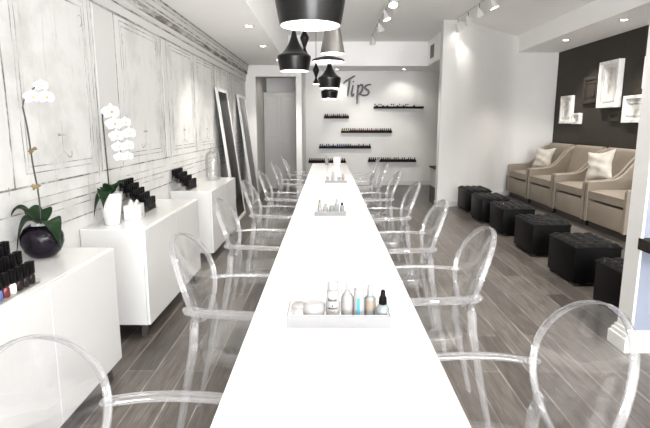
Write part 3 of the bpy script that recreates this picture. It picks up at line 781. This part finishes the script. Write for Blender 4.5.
MB().lathe([(0, 0), (.020, 0), (.0215, .004), (.0215, .075), (.016, .088), (.010, .092), (.010, .10), (0, .10)], 24).build('bottle_body', 'cosm', t)
MB().tube([(0, 0, .10), (0, 0, .125), (-.004, 0, .129), (-.03, -.006, .127)], .0045, 8).build('pump', 'cosm', t)
t = bottle('tall_bottle', 'tall white bottle with a blue stripe on the near tray', (.108, 1.655, TZ))
MB().lathe([(0, 0), (.017, 0), (.019, .004), (.019, .105), (.015, .112), (0, .113)], 24).build('bottle_body', 'cosm', t)
MB().lathe([(.012, .112), (.013, .115), (.012, .142), (0, .144)], 20).build('cap', 'palecap', t)
b = MB(); arc_mark(b, .006, -1.95, -1.45, .075, .0193); b.build('blue_stripe', 'blue', t, False)
t = bottle('small_bottle', 'beige-labelled bottle with a white cap between the blue-striped and dropper bottles', (.147, 1.665, TZ))
MB().lathe([(0, 0), (.018, 0), (.020, .004), (.020, .070), (.014, .080), (0, .081)], 24).build('bottle_body', 'greygreen', t)
b = MB(); arc_mark(b, .030, -3.0, -.2, .040, .0203); b.build('label', 'beige', t)
MB().lathe([(.010, .080), (.011, .083), (.010, .115), (.006, .12), (0, .12)], 20).build('cap', 'cosm', t)
t = bottle('dropper_bottle', 'pale grey-green dropper bottle with a black cap at the right end of the near tray', (.188, 1.640, TZ))
MB().lathe([(0, 0), (.020, 0), (.0225, .004), (.0225, .045), (.017, .056), (.010, .060), (0, .060)], 24).build('bottle_body', 'greygreen', t)
MB().lathe([(.013, .060), (.0145, .063), (.0125, .085), (.009, .088), (.008, .105), (.005, .110), (0, .111)], 20).build('dropper_cap', 'blackplastic', t)
b = MB()
for i in range(5): arc_mark(b, .014, -1.6+i*.2, -1.48+i*.2, .006, .0229)
b.build('label_print', 'print', t, False)

# farther trays
def far_set(label, x0, x1, y0, y1, where, items):
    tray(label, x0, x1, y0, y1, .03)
    for nm, lb, x, y, r, h, m, capm in items:
        t = bottle(nm, lb+' '+where, (x, y, TZ))
        MB().lathe([(0, 0), (r*.92, 0), (r, .004), (r, h*.68), (r*.55, h*.76), (0, h*.765)], 18).build('bottle_body', m, t)
        MB().lathe([(r*.55, h*.76), (r*.58, h*.78), (r*.5, h), (0, h)], 16).build('cap', capm, t)
far_set('white tray of small bottles at the middle of the long table', -.095, .135, 3.675, 3.80, 'on the middle tray',
        [('polish_remover', 'slim bottle with an olive cap', -.060, 3.74, .016, .105, 'cosm', 'raffia'), ('lotion_bottle', 'short white bottle with a rounded cap', -.015, 3.74, .02, .08, 'cosm', 'cosm'),
         ('gel_bottle', 'pale grey-green short bottle', .030, 3.74, .018, .085, 'greygreen', 'palecap'), ('tall_bottle', 'white tall bottle', .068, 3.75, .018, .11, 'cosm', 'cosm'), ('dropper_bottle', 'small bottle with a dark dropper', .108, 3.73, .016, .085, 'greygreen', 'blackplastic')])
far_set('white tray of bottles on the far half of the long table', -.035, .225, 5.80, 5.93, 'on the far-half tray',
        [('lotion_bottle', 'grey-capped squat bottle', .0, 5.86, .02, .09, 'cosm', 'palecap'), ('tall_bottle', 'plain white tall bottle', .06, 5.87, .02, .12, 'cosm', 'cosm'), ('gel_bottle', 'grey-green squat bottle', .13, 5.86, .02, .085, 'greygreen', 'palecap'), ('small_bottle', 'beige small bottle', .18, 5.86, .018, .09, 'beige', 'cosm')])
t = bottle('spray_bottle', 'white pointed bottle standing on the far end of the table, left', (-.015, 8.45, .73))
MB().lathe([(0, 0), (.024, 0), (.026, .006), (.026, .085), (.012, .105), (.010, .11), (0, .11)], 20).build('bottle_body', 'cosm', t)
MB().lathe([(.010, .11), (.011, .12), (.006, .155), (0, .157)], 14).build('nozzle', 'cosm', t)
t = thing('towel_box', 'white box at the far end of the table, right of the pointed bottle', 'box', (.155, 8.42, .73))
MB().box(-.06, .06, -.05, .05, 0, .12, .004, 2).build('box_body', 'lacq', t)
MB().box(-.062, .062, -.052, .052, .12, .134, .003, 1).build('lid', 'lacq', t)

# ------------------------------------------------------------------ tan armchairs
def make_armchair():
    w = .48
    r = thing('armchair', 'x', 'armchair', (0, 0, 0), 0, 'tan armchairs against the brown wall')
    MB().box(.05, .86, -w+.03, w-.03, 0, .095).build('plinth', 'plinth', r, False)
    MB().box(.005, .84, -w+.052, w-.052, .095, .375, .012, 2).build('seat_base', 'tan', r)
    # seat cushion with a crowned top
    b = MB()
    def fn(u, v, s):
        x = .0+.66*u; y = (-w+.056)+(2*w-.112)*v
        fall = (1-abs(2*u-1)**6)*(1-abs(2*v-1)**6)
        return Vector((x, y, .462+s*(.045+.035*fall if s > 0 else .055)))
    b.grid(fn, 14, 12, 1); b.build('seat_cushion', 'tan', r)
    b = MB()    # raked back, curved top
    prof = [(.60, .40), (.645, .62), (.70, .85), (.735, 1.00), (.765, 1.04), (.80, 1.045), (.83, 1.02), (.855, .8), (.87, .40)]
    p2 = [(p.x, p.y) for p in spline([(x, z, 0) for x, z in prof], 4)]
    b.prism(p2, 'y', -w+.052, w-.052); b.build('backrest', 'tan', r, ang=50)
    top = [(0.0, .615), (.12, .628), (.26, .635), (.38, .665), (.48, .74), (.57, .85), (.66, .95), (.75, 1.0), (.84, 1.02)]
    tp = [(p.x, p.y) for p in spline([(x, z, 0) for x, z in top], 4)]
    for s in (-1, 1):
        y0, y1 = (s*w-(.05 if s > 0 else 0), s*w+(0 if s > 0 else .05))
        a = MB().prism([(-.012, .095), (-.012, .60)]+tp+[(.88, 1.0), (.88, .095)], 'y', y0, y1).build('armrest', 'tan', r, ang=35)
        MB().tube([(x, s*(w-.026), z-.004) for x, z in tp], .029, 8, .016, up=(0, 0, 1)).build('arm_pad', 'tan', a)
    return r
proto = make_armchair()
desc = ['tan armchair at the far end, next to the white wall, with a pale cushion', 'tan armchair second from the white wall, with nothing on its seat',
        'tan armchair third from the white wall, with a ruffled cream cushion', 'tan armchair nearest the white pillar and partly hidden by it']
for i, y in enumerate([9.43, 8.42, 7.41, 6.40]): place(proto, i, (3.545, y, 0), 0, desc[i])
# cushions
def cushion(label, loc, rot, sz):
    b = MB()
    def fn(u, v, s):
        a, c = 2*u-1, 2*v-1
        pin = 1-.13*(abs(a)**2*(1-abs(c)**3))*0
        k = (1-a*a)**.5*(1-c*c)**.5 if abs(a) < 1 and abs(c) < 1 else 0
        x = a*sz*(1-.20*(1-abs(c)**1.5)); z = c*sz*(1-.20*(1-abs(a)**1.5))
        return Vector((x, s*(.085*k+.003)+.014*math.sin(6*a+4*c)*k+.010*math.sin(3*a-9*c)*k, z))
    b.grid(fn, 16, 16, 1)
    o = b.build('cushion', 'cream', None); o.location = loc; o.rotation_euler = rot
    tag(o, label, 'cushion', 'pale cushions on the armchairs'); return o
cushion('pale cushion on the farthest tan armchair beside the white wall', (4.00, 9.42, .77), (.30, 0, PI/2+.45), .215)
cushion('ruffled cream cushion standing on the third tan armchair', (3.885, 7.24, .815), (.26, .16, PI/2+.42), .225)

# ------------------------------------------------------------------ ottomans
def make_ottoman():
    r = thing('ottoman', 'x', 'ottoman', (0, 0, 0), 0, 'black tufted ottomans in a row')
    MB().box(0, .40, 0, .53, .03, .35, .012, 2).build('body', 'leather', r)
    b = MB(); nb = (4, 5)
    def top(u, v):
        fx = abs(math.sin(u*nb[0]*PI)); fy = abs(math.sin(v*nb[1]*PI))
        edge = min(1, 14*min(u, 1-u), 14*min(v, 1-v))
        return .352+.032*edge*(.45+.55*(fx*fy)**.5)
    b.grid(lambda u, v, s: Vector((-.004+.408*u, -.004+.538*v, top(u, v) if s > 0 else .34)), 40, 50, 1)
    b.build('tufted_top', 'leather', r, ang=80)
    for i in range(1, nb[0]):
        for j in range(1, nb[1]):
            MB().lathe([(.012, -.004), (.012, .004), (.008, .008), (0, .009)], 10, c=(.40*i/nb[0], .53*j/nb[1], .367)).build('button', 'button', r)
    for x in (.04, .36):
        for y in (.04, .49): MB().box(x-.02, x+.02, y-.02, y+.02, 0, .03).build('foot', 'plinth', r, False)
    return r
proto = make_ottoman()
od = ['black tufted ottoman farthest back, against the white partition wall', 'black tufted ottoman second from the partition wall', 'black tufted ottoman third from the partition wall',
      'black tufted ottoman fourth from the partition wall', 'black tufted ottoman second nearest, showing its whole left side', 'black tufted ottoman nearest, half hidden by the white pillar']
for i, (x, y) in enumerate([(2.20, 7.95), (2.18, 7.08), (2.20, 6.24), (2.17, 5.23), (2.135, 4.235), (2.10, 3.31)]): place(proto, i, (x, y, 0), 0, od[i])

# ------------------------------------------------------------------ framed panels on the brown wall
def frame(label, y0, y1, z0, z1, m='plaster', d=.05, fm=None):
    yc, zc = (y0+y1)/2, (z0+z1)/2; h, v = (y1-y0)/2, (z1-z0)/2
    t = thing('wall_panel', label, 'wall decoration', (4.45, yc, zc), 0, 'framed panels on the brown wall')
    bw = min(.05, h*.3)
    MB().box(-d*.55, -.001, -h+bw, h-bw, -v+bw, v-bw).build('inset', m, t, False)
    f = MB()
    f.box(-d, -.001, -h, -h+bw, -v, v, .004, 1).box(-d, -.001, h-bw, h, -v, v, .004, 1).box(-d, -.001, -h+bw, h-bw, -v, -v+bw, .004, 1).box(-d, -.001, -h+bw, h-bw, v-bw, v, .004, 1)
    f.build('frame', fm or m, t, False)
    if h > .2:
        g = MB(); q = bw+.05
        for a in ((-h+q, -h+q+.012, -v+q, v-q), (h-q-.012, h-q, -v+q, v-q), (-h+q, h-q, -v+q, -v+q+.012), (-h+q, h-q, v-q-.012, v-q)):
            g.box(-d*.75, -d*.5, *a)
        g.build('inner_moulding', fm or m, t, False)
frame('white distressed framed panel at the far end of the brown wall', 9.33, 9.78, 1.410, 1.910, d=.06)
frame('smallest white framed panel, low beside the far one', 9.0, 9.27, 1.400, 1.590, d=.06)
frame('largest white framed panel with a grey smudge, high on the brown wall', 7.86, 8.42, 1.653, 2.367, d=.09)
frame('white framed panel lowest right, next to the pillar', 7.1, 7.72, 1.419, 1.808, d=.06)
frame('white framed panel high up right, mostly hidden by the pillar', 6.658, 7.290, 1.886, 2.323, d=.06)
frame('brown-painted frame left of the largest white panel', 8.52, 9.0, 1.740, 2.178, 'brown', .04)
frame('small brown-painted frame below the largest white panel', 7.815, 8.116, 1.439, 1.594, 'brown', .035)

# ------------------------------------------------------------------ vent, low cabinet, wall shelf
t = thing('air_vent', 'dark air vent high on the bulkhead side above the partition edge', 'vent', (2.05, 10.30, 2.80))
MB().box(-.008, -.001, -.17, .17, -.135, .135).build('frame', 'trim', t, False)
for y0, y1 in ((-.155, -.02), (.02, .155)): MB().box(-.012, -.004, y0, y1, -.12, .12).build('grille', 'grille', t, False)
t = thing('low_cabinet', 'narrow low grey cabinet with a black top behind the partition edge', 'cabinet', (1.965, 9.02, 0))
MB().box(-.09, .07, -.23, .23, 0, .30).build('base', 'plinth', t, False)
MB().box(-.085, .07, -.23, .23, .30, .625).build('body', 'graypanel', t, False)
MB().box(-.11, .07, -.25, .25, .625, .65).build('top', 'ledge', t, False)
tag(MB().box(1.872, 2.45, 2.70, 2.98, .655, .725, .003, 1).build('floating_shelf', 'wood', None, False), 'thick dark wood shelf on the pale blue wall at the right edge', 'shelf')
